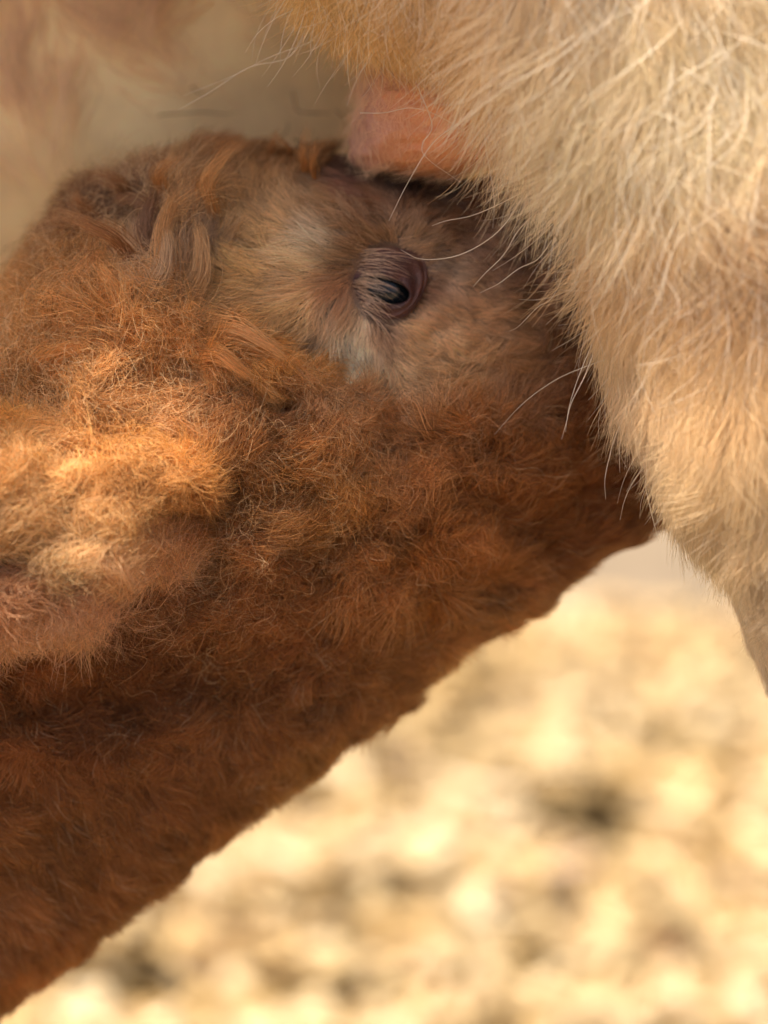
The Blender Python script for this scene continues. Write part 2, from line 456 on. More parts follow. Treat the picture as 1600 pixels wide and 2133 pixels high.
BR = (0.40, 0.178, 0.062); OR = (0.62, 0.30, 0.10); TAN = (0.74, 0.46, 0.225); DK = (0.20, 0.085, 0.035)
MAR = (0.20, 0.09, 0.06); FACE = (0.72, 0.43, 0.235); WH = (0.78, 0.66, 0.56); DKF = (0.11, 0.08, 0.065)
CALF_COL = Field([
    (100, 600, *OR), (200, 580, 0.66, 0.33, .12), (60, 760, *OR), (300, 700, *OR), (0, 900, *OR), (420, 700, *OR), (550, 720, *OR),
    (650, 760, *OR), (300, 310, 0.30, 0.15, .07), (430, 300, 0.36, 0.19, .09), (200, 420, 0.36, 0.18, .08), (560, 320, 0.34, 0.18, .09), (640, 340, 0.42, 0.22, .10),
    (280, 470, 0.22, 0.12, .07), (200, 500, 0.34, 0.16, .07), (120, 520, 0.42, 0.21, .09), (350, 560, 0.5, 0.33, .19),
    (370, 450, 0.56, 0.33, .15), (480, 480, *TAN), (520, 400, 0.5, .31, .17), (560, 560, *TAN), (500, 620, *TAN), (620, 640, *TAN), (430, 560, .42, .28, .17),
    (670, 515, 0.74, .60, .48), (625, 545, .66, .48, .32), (600, 480, .66, .42, .22), (620, 600, .62, .40, .24), (722, 600, .50, .28, .18), (780, 485, .44, .26, .16), (800, 690, .42, .25, .17), (885, 600, .40, .22, .15), (600, 450, .5, .33, .2), (700, 430, .46, .28, .16), (800, 430, .32, .17, .10), (850, 480, .55, .36, .25), (700, 640, .6, .42, .29),
    (720, 340, *DKF), (800, 370, .07, .055, .05), (690, 345, .09, .07, .06), (860, 385, .09, .06, .05), (760, 395, .28, .14, .11), (900, 400, *DKF), (1000, 420, .22, .10, .07), (1100, 450, .17, .085, .06), (950, 450, .30, .17, .11),
    (1000, 520, .34, .21, .155), (1100, 560, .28, .16, .12), (920, 570, .50, .35, .27), (1180, 600, .16, .085, .06), (1150, 700, .22, .115, .07),
    (740, 740, .86, .74, .62), (725, 710, .84, .72, .60), (735, 760, .84, .72, .60), (760, 790, .68, .50, .36), (850, 700, *FACE), (920, 650, .62, .37, .22), (950, 750, *FACE), (1050, 680, .50, .29, .17), (850, 790, .62, .40, .24),
    (900, 830, .6, .34, .16), (1050, 800, .45, .24, .12), (1150, 780, .30, .14, .07),
    (560, 840, .36, .17, .07), (700, 830, .52, .26, .10), (750, 900, .50, .24, .09), (600, 930, .45, .20, .06), (650, 1030, .52, .26, .09), (480, 900, .44, .2, .07), (480, 1000, .46, .22, .08),
    (850, 950, *BR), (1000, 950, .38, .15, .045), (1200, 900, .28, .11, .04), (1300, 1000, .24, .09, .035), (1100, 1050, .33, .13, .04),
    (700, 1150, *BR), (900, 1150, .40, .165, .05), (1200, 1100, .30, .12, .045), (500, 1200, .35, .145, .05), (400, 1100, .28, .12, .045), (600, 1300, .32, .13, .045),
    (300, 1400, .22, .085, .03), (100, 1450, .26, .10, .035), (0, 1550, .32, .125, .04), (300, 1600, .31, .125, .04), (500, 1500, .34, .14, .045), (800, 1350, .38, .17, .055),
    (1000, 1300, .40, .19, .07), (100, 1750, .35, .145, .045), (300, 1800, .35, .15, .05), (100, 2000, .38, .16, .055), (600, 1600, .38, .18, .06), (1300, 1150, .34, .16, .07),
], p=2.0, e=25)
def calf_color(x, y):
    return np.clip(CALF_COL(x.ravel(), y.ravel()).reshape(x.shape + (3,)), 0.01, 0.95)

# comb field: x, y, dirx, diry, length, lift, curl, freq
CALF_COMB = Field([
    (300, 320, -0.6, -1.0, 90, .7, 8, 1.0), (430, 310, 0.2, -1.0, 80, .6, 8, 1.0), (560, 330, .5, -.9, 70, .6, 5, .8), (640, 340, .3, -1, 60, .7, 5, .8),
    (200, 430, -.9, -.5, 110, .6, 12, 1.2), (250, 500, -.9, -.45, 120, .5, 12, 1.0), (120, 520, -.7, -.6, 110, .6, 14, 1.3), (40, 600, -.7, -.6, 110, .6, 15, 1.5),
    (370, 430, .35, -1.0, 130, .45, 12, .9), (350, 560, -.1, -1.0, 120, .4, 10, .9), (300, 560, -.5, -.7, 110, .5, 10, .9), (430, 520, .35, -1.0, 110, .35, 10, .8),
    (500, 420, .1, -1, 80, .25, 5, .6), (560, 380, .2, -1, 70, .25, 5, .6), (500, 520, -.8, -.6, 75, .2, 4, .6), (560, 470, -.7, -.8, 75, .2, 4, .6),
    (600, 560, -1, -.25, 85, .18, 5, .6), (640, 520, -1, -.1, 85, .18, 3, .5), (520, 610, -1, .15, 80, .2, 6, .7), (620, 640, -.8, .55, 85, .2, 5, .6),
    (690, 650, -.45, 1, 80, .18, 4, .5), (600, 700, -.6, .8, 75, .25, 6, .8), (660, 430, -.8, -.4, 60, .2, 4, .6), (720, 450, -.9, -.2, 55, .2, 3, .5),
    (800, 420, -1, -.15, 60, .15, 3, .5), (850, 460, .3, -.8, 45, .2, 4, .7), (900, 430, .6, -.5, 50, .2, 3, .6), (720, 340, -1, .05, 80, .1, 2, .4), (820, 360, -1, -.15, 80, .1, 2, .4), (780, 400, -1, .1, 70, .1, 3, .5),
    (1000, 420, .8, .3, 60, .2, 4, .6), (950, 520, .9, .1, 36, .12, 2, .5), (1050, 560, .9, .25, 40, .12, 2, .5), (940, 600, .8, .5, 34, .12, 2, .5),
    (850, 700, .75, .65, 36, .12, 2, .5), (950, 700, .85, .5, 38, .12, 2, .5), (1050, 680, .9, .0, 45, .15, 3, .5), (1120, 640, .9, -.2, 70, .2, 5, .6), (740, 730, .1, 1, 45, .12, 2, .5),
    (780, 790, .4, .9, 45, .2, 3, .7), (880, 790, .7, -.1, 50, .25, 5, .8), (1000, 790, .8, -.5, 70, .35, 8, 1.0), (1150, 760, .8, -.5, 90, .3, 8, .8),
    (420, 700, .9, .25, 100, .35, 10, 1.0), (550, 740, .9, .4, 95, .35, 8, .9), (650, 780, .8, .5, 80, .35, 10, 1.0), (300, 680, .6, .3, 90, .5, 14, 1.4),
    (150, 600, .2, -.8, 100, .7, 16, 1.4), (60, 720, -.5, -.7, 110, .6, 18, 1.4), (200, 760, .6, -.4, 100, .5, 16, 1.4), (50, 850, -.6, .5, 110, .5, 16, 1.3), (250, 830, .8, .1, 110, .4, 14, 1.2),
    (400, 820, .9, .5, 90, .5, 18, 1.8), (500, 850, .6, .5, 80, .55, 20, 2.0), (600, 880, .3, .7, 80, .55, 20, 2.0), (720, 870, .7, -.5, 90, .4, 14, 1.3),
    (560, 970, -.1, .9, 80, .55, 22, 2.1), (660, 1030, .5, .8, 80, .55, 22, 2.0), (800, 950, .8, -.8, 100, .4, 16, 1.3), (950, 900, .8, -.8, 110, .35, 14, 1.1),
    (750, 1100, .7, -.3, 100, .4, 18, 1.4), (900, 1080, .9, -.8, 110, .35, 16, 1.2), (1100, 950, .8, -.9, 110, .3, 12, 1.0), (1250, 850, .5, -.9, 100, .3, 10, .9),
    (500, 1100, .5, .8, 90, .45, 20, 1.6), (450, 1250, .6, .8, 90, .45, 18, 1.5), (650, 1250, .8, .3, 100, .4, 18, 1.4), (900, 1230, .8, -.6, 110, .35, 14, 1.1), (1100, 1120, .8, -.7, 110, .3, 11, .9),
    (1250, 1100, .8, -.4, 90, .2, 7, .8), (1000, 1300, .8, -.2, 80, .2, 8, .8), (800, 1400, .8, 0, 85, .25, 10, 1.0), (600, 1430, .7, .4, 90, .3, 12, 1.2), (300, 1450, .5, .5, 90, .35, 14, 1.3), (100, 1480, .4, .5, 90, .35, 12, 1.2),
    (100, 1650, .8, .5, 90, .3, 8, 1.0), (300, 1650, .7, .6, 90, .3, 9, 1.0), (500, 1600, .7, .5, 85, .3, 9, 1.0), (100, 1850, .8, .6, 90, .3, 7, .9), (300, 1800, .6, .7, 85, .3, 8, .9), (100, 2000, .4, .8, 70, .35, 6, .8), (400, 1750, .3, .8, 60, .35, 6, .8),
    (650, 1560, .4, .8, 60, .3, 7, .9), (900, 1400, .5, .8, 60, .25, 7, .9), (1150, 1230, .6, .6, 60, .2, 6, .8),
], p=2.0, e=30)

def visible_w(back=0.12, off=0.06, margin=220):
    def fn(px, py, z, fc):
        inn = (px > -margin) & (px < 1600 + margin) & (py > -margin) & (py < 2133 + margin)
        return np.where(inn, 1.0, off) * np.where(fc > -0.25, 1.0, back)
    return fn

body = calf_body()

def calf_coat():
    base_w = visible_w()
    def wf(px, py, z, fc):
        hidden = (px > 1420) | ((px > 1250) & (py < 600))
        short = 1 + 0.7 * np.exp(-((px - 950) / 260) ** 2 - ((py - 650) / 170) ** 2)
        return base_w(px, py, z, fc) * np.where(hidden, 0.1, 1.0) * short
    n = 290000
    P, N = scatter(body, n, wf)
    X, Y, Z = proj(P)
    # keep the eye itself clear of fur
    a = 0.35
    ex = (X - 797) * math.cos(a) + (Y - 590) * math.sin(a); ey = -(X - 797) * math.sin(a) + (Y - 590) * math.cos(a)
    keep = ((X - 806) / 71) ** 2 + ((Y - 592) / 82) ** 2 > 1 + 0.15 * rng.random(n)
    keep |= (N @ AZ) < 0
    P, N, X, Y, Z = P[keep], N[keep], X[keep], Y[keep], Z[keep]; n = len(P)
    c = CALF_COMB(X, Y)
    curl = c[:, 4 + 0] if False else c[:, 4]
    dx, dy, L, lift, cu, fr = c.T
    # swirls: wool turns on itself
    wool = smooth(6, 16, cu)
    ang = (n2(X, Y, 120, 7) * 1.5 + n2(X, Y, 55, 8) * 0.9) * (0.12 + 0.88 * wool)
    ddx = dx * np.cos(ang) - dy * np.sin(ang); ddy = dx * np.sin(ang) + dy * np.cos(ang)
    flow = imgdir(ddx[:, None], ddy[:, None])
    pts = grow(P, N, flow, L * S, lift * (1 + .15 * wool), cu * S * (0.8 + .45 * wool), fr * (1 + .15 * wool), 42, 0.45 + 0.35 * wool, K=10, stray=0.15 + 0.28 * wool, bend=0.12 + .25 * wool)
    base = calf_color(X, Y) * (1 - smooth(900, 1350, Y)[:, None] * np.array([-.02, -.03, -.03])) * (1 - np.array([0, .02, .16]) * (smooth(420, 500, X) * smooth(860, 780, Y))[:, None])
    tone = 1.10 + .30 * n2(X, Y, 34, 16) * wool + 0.38 * n2(X, Y, 60, 4) + 0.28 * n2(X, Y, 22, 5) + .22 * n2(X, Y, 12, 15) + 0.28 * rng.normal(0, 1, n)
    colr = base * np.clip(tone, 0.4, 1.9)[:, None]
    pale = rng.random(n) < 0.035
    colr[pale] = colr[pale] * 0.45 + np.array([.85, .62, .36]) * 0.55
    rad = np.full(n, 0.74) * S * (0.6 + 0.8 * rng.random(n)) * (0.8 + 0.25 * wool)
    # pale curls standing proud of the wool, thicker leftwards to mimic sunlit tips
    m = np.where((wool > .45) & (rng.random(n) < .5) & (Y < 1250 + 60 * rng.normal(0, 1, n)))[0]; m = m[np.argsort(rng.random(len(m)) - .35 * smooth(900, 500, X[m]))][:9000]
    w2 = rng.random(len(m))
    an = rng.random(len(m)) * 6.28
    fl = flow[m] + imgdir(np.cos(an)[:, None], np.sin(an)[:, None]) * 1.2
    p2 = grow(P[m], N[m], fl, (L[m] * 1.1) * S, lift[m] * 1.3, cu[m] * S * 1.5, fr[m] * 1.2, 1.5, 0.1 + 0 * w2, K=10, stray=.4, bend=.5)
    c2 = colr[m] * .35 + np.array([.95, .66, .34]) * .65
    link_hair("coat", np.concatenate([pts, p2]), np.concatenate([rad, np.full(len(m), .62 * S)]), np.concatenate([colr, c2]), M_fur, calf)
calf_coat()

def surface_z(px, py, tree=[]):
    from mathutils.bvhtree import BVHTree
    if not tree:
        off = Vector(body.parent.location)
        tree.append(BVHTree.FromPolygons([v.co + off for v in body.data.vertices], [tuple(p.vertices) for p in body.data.polygons]))
    c = Vector((ORIGIN + AZ * D).tolist()); p = Vector(at(px, py, 0).tolist())
    h = tree[0].ray_cast(c, (p - c).normalized())[0]
    return None if h is None else float(proj(np.array(h))[2])
def locks():
    # pointed locks on the crown, temple and cheek: root, middle, tip, width at the root, lift of the tip
    Lk = [((350, 620), (335, 500), (372, 395), 46, 60), ((400, 560), (385, 450), (440, 350), 40, 55), ((330, 560), (300, 470), (330, 400), 40, 60), ((450, 470), (430, 380), (500, 300), 36, 40),
          ((300, 640), (340, 560), (350, 480), 44, 40), ((380, 640), (420, 560), (410, 460), 44, 35), ((300, 560), (230, 490), (110, 440), 34, 70), ((330, 470), (290, 420), (240, 420), 30, 60),
          ((360, 430), (330, 370), (380, 320), 34, 50), ((280, 430), (250, 380), (190, 360), 30, 50), ((220, 470), (170, 430), (150, 400), 30, 40), ((430, 360), (450, 320), (510, 290), 30, 30), ((560, 340), (565, 305), (585, 272), 14, 20),
          ((640, 370), (630, 320), (640, 262), 14, 20), ((655, 380), (650, 330), (672, 290), 12, 20), ((500, 330), (470, 300), (420, 290), 24, 20), ((610, 340), (600, 310), (575, 290), 12, 20),
          ((150, 640), (170, 570), (215, 520), 44, 70), ((230, 680), (230, 600), (200, 545), 40, 70), ((60, 800), (110, 740), (180, 720), 46, 60),
          ((420, 680), (500, 690), (590, 740), 44, 35), ((390, 740), (450, 740), (520, 790), 44, 40)]
    rng2 = np.random.default_rng(5)
    K = 9; out = []; cc = []
    for (a, b, c, wd, lf) in Lk:
        sil = surface_z(*c) is None; n = int(wd * (1.7 if sil else 3.2)); wd = wd * .9
        spl = catmull([a, ((a[0] + b[0]) / 2 , (a[1] + b[1]) / 2), b, ((b[0] + c[0]) / 2 + (b[0] - a[0]) * .1, (b[1] + c[1]) / 2 + (b[1] - a[1]) * .1), c], K)
        za = surface_z(*a) or -100; zc = surface_z(*c)
        zc = za - 20 if zc is None else zc
        zl = np.linspace(za, max(zc, za - 160), K) + (lf + 45) * np.sin(np.linspace(0, 1, K) * 1.9)
        d = unit(np.array(c, float) - np.array(a, float)); nrm = np.array([-d[1], d[0]])
        col0 = calf_color(np.array([[b[0]]]), np.array([[b[1]]]))[0, 0] * (np.array([1.25, 1.12, .88]) if a[0] > 340 and b[1] < 600 else np.array([1.05, 1.03, 1.0]))
        for k in range(n):
            u = rng2.normal(0, .42); v = rng2.normal(0, .35); ln = rng2.uniform(.7, 1.08); ph = rng2.random() * 6.28; s_ = np.linspace(0, 1, K)
            w_ = wd * (1 - s_ ** 1.4 * (.45 if sil else .75)) * rng2.uniform(.6, 1.2)
            idx = np.clip(s_ * ln, 0, 1) * (K - 1)
            px = np.interp(idx, np.arange(K), spl[:, 0]) + nrm[0] * u * w_ + (4 + 8 * rng2.random()) * np.sin(s_ * 5 + ph) * s_
            py = np.interp(idx, np.arange(K), spl[:, 1]) + nrm[1] * u * w_ + (4 + 8 * rng2.random()) * np.cos(s_ * 4.5 + ph) * s_
            z = np.interp(idx, np.arange(K), zl) + v * w_ * .6
            out.append(at(px, py, z)); cc.append(col0 * rng2.uniform(.7, 1.5))
    link_hair("locks", np.array(out), np.full(len(out), .72 * S), np.array(cc), M_fur, calf)
locks()

# ------------------------------------------------------------------ calf ear
def calf_ear():
    cx, cy = 60, 1130
    n, m = 90, 260
    ph = np.arange(m) / m * 2 * math.pi
    # rim outline, as a soft leaf whose tip is out to the left
    ctrl = [(425, 990), (385, 1090), (350, 1190), (250, 1270), (100, 1310), (-150, 1330), (-420, 1280), (-560, 1120),
            (-430, 950), (-180, 885), (40, 880), (220, 895), (350, 925)]
    k = len(ctrl); C = np.array(ctrl + ctrl[:3], float)
    C = np.vstack([ctrl[-1], C])
    t = np.linspace(0, k, m, endpoint=False); i = t.astype(int); f = (t - i)[:, None]
    a, b, c, d = C[i], C[i + 1], C[i + 2], C[np.minimum(i + 3, len(C) - 1)]
    rim = 0.5 * ((2 * b) + (c - a) * f + (2 * a - 5 * b + 4 * c - d) * f ** 2 + (3 * b - a - 3 * c + d) * f ** 3)
    ctr = np.array([cx - 110, cy + 10])
    rr = np.concatenate([np.linspace(0.0, 1, n) ** 0.8, np.linspace(1, 0.0, n // 3)[1:]])
    rings = []
    for q, r in enumerate(rr):
        xy = ctr + (rim - ctr) * min(r, 1) * 0.93
        if q < n:
            h = 50 + 125 * np.sqrt(max(0, 1 - r ** 2.2))
            z = np.full(m, h)
        else:
            z = np.full(m, 60 - 60 * (1 - r))
        x, y = xy[:, 0], xy[:, 1]
        if q < n:
            hol = np.exp(-((x + 40) / 130) ** 4 - ((y - 1150 - 0.05 * x) / 46) ** 2)
            z = z - 210 * hol
            z += 45 * np.exp(-((y - 960) / 70) ** 2)
            z -= 110 * np.exp(-((x - 345) / 55) ** 2 - ((y - 1065) / 30) ** 2)
            z -= 45 * np.exp(-((y - 1190 - 0.1 * x) / 38) ** 2)
            z += (38 * n2(x, y, 80, 21) + 24 * n2(x, y, 38, 22)) * (1 - r ** 6)
        rings.append(at(x, y, z))
    v, f = closed_loft(np.array(rings))
    X, Y, Z = proj(v)
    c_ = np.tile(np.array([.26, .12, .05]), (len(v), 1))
    dark = np.exp(-((X + 10) / 90) ** 2 - ((Y - 1150) / 45) ** 2)[:, None]  # shade inside the ear hollow, painted into the hide
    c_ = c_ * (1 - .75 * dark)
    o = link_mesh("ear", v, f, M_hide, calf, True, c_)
    o["label"] = "sunlit fluffy ear hanging forward over the neck"
    return o
ear = calf_ear()

EAR_COMB = Field([
    (0, 920, -.2, -.7, 90, .35, 8, .9), (150, 900, .4, -.6, 95, .4, 10, 1.0), (300, 920, .8, -.2, 95, .4, 12, 1.1), (430, 990, 1, .2, 95, .45, 14, 1.3), (380, 1040, .9, .6, 90, .45, 14, 1.3),
    (0, 1000, .2, .3, 80, .5, 20, 1.8), (150, 1010, .3, .9, 85, .55, 22, 2.0), (280, 1020, .6, .6, 85, .5, 20, 1.8), (120, 1100, .1, 1, 90, .6, 24, 2.1), (0, 1080, -.1, 1, 90, .6, 24, 2.0), (220, 1120, .5, .9, 90, .5, 20, 1.8),
    (60, 1160, .2, 1, 90, .5, 16, 1.4), (300, 1150, .8, .7, 95, .45, 16, 1.4), (380, 1180, .9, .8, 95, .45, 14, 1.3), (150, 1250, .4, 1, 110, .4, 12, 1.0), (250, 1280, .6, 1, 110, .4, 12, 1.0), (0, 1270, -.1, 1, 110, .4, 12, 1.0), (100, 1340, .1, 1, 110, .4, 12, 1.0), (-200, 1100, -.8, .2, 100, .5, 16, 1.4),
], p=2.0, e=30)
EAR_COL = Field([  # dark entries paint shade into the hollow and below the upper rim
    (0, 920, 0.820, 0.407, 0.116), (200, 900, 0.800, 0.407, 0.129), (350, 950, 0.760, 0.375, 0.116), (100, 1000, 0.840, 0.505, 0.221), (0, 1050, 0.840, 0.521, 0.245), (200, 1050, 0.820, 0.488, 0.208), (300, 1000, 0.780, 0.423, 0.159), (130, 1120, 0.860, 0.570, 0.282),
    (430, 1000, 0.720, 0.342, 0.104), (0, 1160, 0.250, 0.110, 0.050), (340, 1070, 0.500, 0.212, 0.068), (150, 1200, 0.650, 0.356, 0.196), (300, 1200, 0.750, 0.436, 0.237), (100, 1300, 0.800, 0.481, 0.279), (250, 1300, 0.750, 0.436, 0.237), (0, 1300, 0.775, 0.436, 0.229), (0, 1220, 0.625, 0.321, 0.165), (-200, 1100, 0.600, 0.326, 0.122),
], p=2.0, e=30)
def ear_coat():
    n = 62000
    P, N = scatter(ear, n, visible_w(0.35, 0.15, 160))
    X, Y, Z = proj(P)
    c = EAR_COMB(X, Y); dx, dy, L, lift, cu, fr = c.T
    ang = n2(X, Y, 90, 31) * 0.9 + n2(X, Y, 40, 32) * 0.7
    ddx = dx * np.cos(ang) - dy * np.sin(ang); ddy = dx * np.sin(ang) + dy * np.cos(ang)
    pts = grow(P, N, imgdir(ddx[:, None], ddy[:, None]), L * S * (1 + .25 * n2(X, Y, 70, 35)), lift, cu * S * 1.25, fr, 34, 0.8 + 0 * L, K=10, stray=0.4, bend=0.4)
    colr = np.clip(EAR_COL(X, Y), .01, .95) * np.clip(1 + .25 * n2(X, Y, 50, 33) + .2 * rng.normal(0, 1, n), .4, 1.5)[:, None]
    rad = np.full(n, 0.8) * S * (0.7 + 0.6 * rng.random(n))
    link_hair("ear_fringe", pts, rad, colr, M_fur, ear)
ear_coat()

# ------------------------------------------------------------------ calf eye
def sphere(cx, cy, cz, rx, ry, rz, n=48, m=64):
    u = np.linspace(0, math.pi, n)[:, None]; v = (np.arange(m) / m * 2 * math.pi)[None]
    x = cx + rx * np.sin(u) * np.cos(v); y = cy + ry * np.sin(u) * np.sin(v); z = cz + rz * np.cos(u) + 0 * v
    return closed_loft(at(x, y, z))
def calf_eye():
    zc = body_z(797, 600)
    v, f = sphere(800, 600, zc - 48, 74, 72, 72)
    link_mesh("eye", v, f, M_eye, calf)
    # one lid mesh: a dome of skin with an almond slit
    m, n = 120, 26
    th = np.arange(m) / m * 2 * math.pi
    outer = [(742, 508), (800, 500), (862, 512), (884, 560), (872, 612), (835, 655), (780, 676), (728, 668), (716, 610), (722, 550)]
    outer = [(797 + (x - 797) * 1.12, 592 + (y - 590) * 1.1) for x, y in outer]
    C = np.array(outer, float); C = np.vstack([C[-1], C, C[:3]])
    t = np.linspace(0, len(outer), m, endpoint=False); i = t.astype(int); ff = (t - i)[:, None]
    a, b, c, d = C[i], C[i + 1], C[i + 2], C[i + 3]
    rim = 0.5 * ((2 * b) + (c - a) * ff + (2 * a - 5 * b + 4 * c - d) * ff ** 2 + (3 * b - a - 3 * c + d) * ff ** 3)
    ang = np.arctan2(rim[:, 1] - 604, rim[:, 0] - 797)
    A0 = R(14)
    ux = 58 * np.cos(ang - A0); uy = 26 * np.sin(ang - A0)
    slit = np.stack([797 + ux * math.cos(A0) - uy * math.sin(A0), 604 + ux * math.sin(A0) + uy * math.cos(A0)], -1)
    rings = []
    for q in range(n):
        s_ = q / (n - 1)
        xy = slit * (1 - s_) + rim * s_
        r2 = ((xy[:, 0] - 800) / 90) ** 2 + ((xy[:, 1] - 600) / 90) ** 2
        z = zc - 40 + 72 * np.sqrt(np.clip(1.15 - r2 * 0.68, 0.05, 2)) * 1.0 + 8
        fold = 3.5 * np.sin(s_ * 9.5 + 0.6 * np.cos(ang * 3)) * (1 - s_) - 10 * s_ * np.exp(-((s_ - .8) / .1) ** 2)
        z = z + fold + 5 * n2(xy[:, 0], xy[:, 1], 26, 41)
        if q == 0: z = z - 12
        z = z - 25 * smooth(.88, 1, np.array([s_]))[0]
        rings.append(at(xy[:, 0], xy[:, 1], z))
    v = np.array(rings).reshape(-1, 3)
    f = [(i * m + j, i * m + (j + 1) % m, (i + 1) * m + (j + 1) % m, (i + 1) * m + j) for i in range(n - 1) for j in range(m)]
    X, Y, Z = proj(v)
    s_ = np.repeat(np.linspace(0, 1, n), m)[:, None]
    c_ = np.array([.06, .018, .016]) * (1 - s_) + np.array([.12, .050, .036]) * s_
    c_ = c_ * (1 + .35 * n2(X, Y, 22, 42))[:, None]
    o = link_mesh("eyelid", v, f, M_lid, calf, True, np.clip(c_, .01, 1))
    md = o.modifiers.new("thickness", 'SOLIDIFY'); md.thickness = 0.0012; md.offset = -1
    # lashes and short lid hairs sweeping from the left rim
    rows = []
    for k in range(95):
        t = rng.random()
        x0 = 736 + rng.normal(0, 8) + 28 * abs(t - .5) ; y0 = 528 + 118 * t + rng.normal(0, 3)
        Lh = rng.uniform(50, 140) * (1 - .25 * t); a = R(-12 + 45 * t + rng.normal(0, 11)); bn = R(rng.uniform(15, 45))
        rows.append((x0, y0, Lh, a, bn))
    K = 9; pts = np.empty((len(rows), K, 3))
    for r_, (x0, y0, Lh, a, bn) in enumerate(rows):
        for k in range(K):
            s_ = k / (K - 1)
            aa = a + bn * (s_ - .3)
            if k == 0: x, y = x0, y0
            else: x += Lh / (K - 1) * math.cos(aa); y += Lh / (K - 1) * math.sin(aa)
            pts[r_, k] = at(x, y, zc + 28 + 34 * math.sin(s_ * 2.3))
    cc = np.tile(np.array([.72, .50, .34]), (len(rows), 1)) * rng.uniform(.45, 1.3, (len(rows), 1))
    link_hair("eyelashes", pts, (.5 + .45 * rng.random(len(rows))) * S, np.clip(cc, 0, .95), M_lash, calf)
def body_z(px, py):
    from mathutils.bvhtree import BVHTree
    me = body.data; off = Vector(body.parent.location)
    bvh = BVHTree.FromPolygons([v.co + off for v in me.vertices], [tuple(p.vertices) for p in me.polygons])
    c = Vector((ORIGIN + AZ * D).tolist()); p = Vector(at(px, py, 0).tolist())
    h = bvh.ray_cast(c, (p - c).normalized())[0]
    return float(proj(np.array(h))[2])
calf_eye()

# ------------------------------------------------------------------ COW
cow = empty("cow", tuple(at(1750, 1000, 50) * [1, 1, 0]), "cream long haired cow with hind leg and pink udder above the calf", "cow")
def cow_body():
    # torso: unseen barrel above the calf, front shaped to shade its head
    rows = []  # x, yc, ry, zc, rz
    for q in ((-3900, -2000, 300, -800, 300), (-3600, -2000, 1000, -800, 900), (-2700, -2000, 1400, -600, 1500), (-1900, -1950, 1400, -560, 1570), (-1475, -1930, 1400, -560, 1540), (-1245, -1930, 1400, -640, 1510), (-1100, -1930, 1400, -640, 1370),
              (-875, -1930, 1380, -660, 1340), (-645, -1930, 1370, -660, 1370), (-420, -1930, 1360, -640, 1510), (200, -1900, 1360, -560, 1400), (900, -1700, 1380, -560, 1330), (1700, -1500, 1350, -560, 1170), (2500, -1450, 1250, -600, 1150), (3000, -1400, 900, -650, 850), (3200, -1400, 300, -650, 300)):
        rows.append(q)
    Q = catmull(rows, 80); m = 90; th = np.arange(m) / m * 2 * math.pi
    P = at(Q[:, 0:1] + 0 * th[None], Q[:, 1:2] + Q[:, 2:3] * np.cos(th)[None], Q[:, 3:4] + Q[:, 4:5] * np.sin(th)[None])
    v1, f1 = closed_loft(P)
    # near hind leg, widening up into the thigh and flank
    L = [(-1700, 800, 2900, -50, 480), (-1300, 700, 2900, -50, 480), (-500, 420, 2650, 0, 420), (-150, 660, 2520, 20, 370), (80, 950, 2420, 40, 330), (300, 1180, 2330, 50, 310), (450, 1250, 2260, 50, 300), (700, 1305, 2160, 45, 290), (900, 1375, 2090, 40, 285),
         (1060, 1440, 2040, 30, 275), (1200, 1525, 2000, 20, 265), (1430, 1620, 1960, 0, 240), (1800, 1700, 1960, 0, 210), (2600, 1740, 1980, 0, 170), (3400, 1720, 2000, 0, 170)]
    Q = catmull(L, 110)
    c = (Q[:, 1] + Q[:, 2]) / 2; h = (Q[:, 2] - Q[:, 1]) / 2
    ct = np.cos(th); stt = np.sin(th)
    P = at(c[:, None] + h[:, None] * np.sign(ct) * np.abs(ct) ** .9, Q[:, 0:1] + 0 * th[None], Q[:, 3:4] + Q[:, 4:5] * np.sign(stt) * np.abs(stt) ** .8)
    v2, f2 = closed_loft(P[::-1])
    v = np.vstack([v1, v2]); f = f1 + [tuple(i + len(v1) for i in t) for t in f2]
    me = bpy.data.meshes.new("tmp"); me.from_pydata(v.tolist(), [], f); me.update()
    import bmesh
    bm = bmesh.new(); bm.from_mesh(me); bmesh.ops.recalc_face_normals(bm, faces=bm.faces); bm.to_mesh(me); bm.free()
    o = bpy.data.objects.new("tmp", me); col.objects.link(o)
    r = o.modifiers.new("r", 'REMESH'); r.mode = 'VOXEL'; r.voxel_size = 0.0065
    s = o.modifiers.new("s", 'SMOOTH'); s.iterations = 6; s.factor = .5
    dg = bpy.context.evaluated_depsgraph_get(); ev = o.evaluated_get(dg).to_mesh()
    vv = np.empty(len(ev.vertices) * 3); ev.vertices.foreach_get("co", vv); vv = vv.reshape(-1, 3)
    nn = np.empty(len(ev.vertices) * 3); ev.vertices.foreach_get("normal", nn); nn = nn.reshape(-1, 3)
    ff = [tuple(p.vertices) for p in ev.polygons]
    bpy.data.objects.remove(o)
    vv = vv + nn * (noise(vv * [1, 1, .45], 0.03, 51)[:, None] * 0.003)
    c_ = np.tile(np.array([.55, .36, .20]), (len(vv), 1))
    return link_mesh("body", vv, ff, M_cowhide, cow, True, c_)
cbody = cow_body()

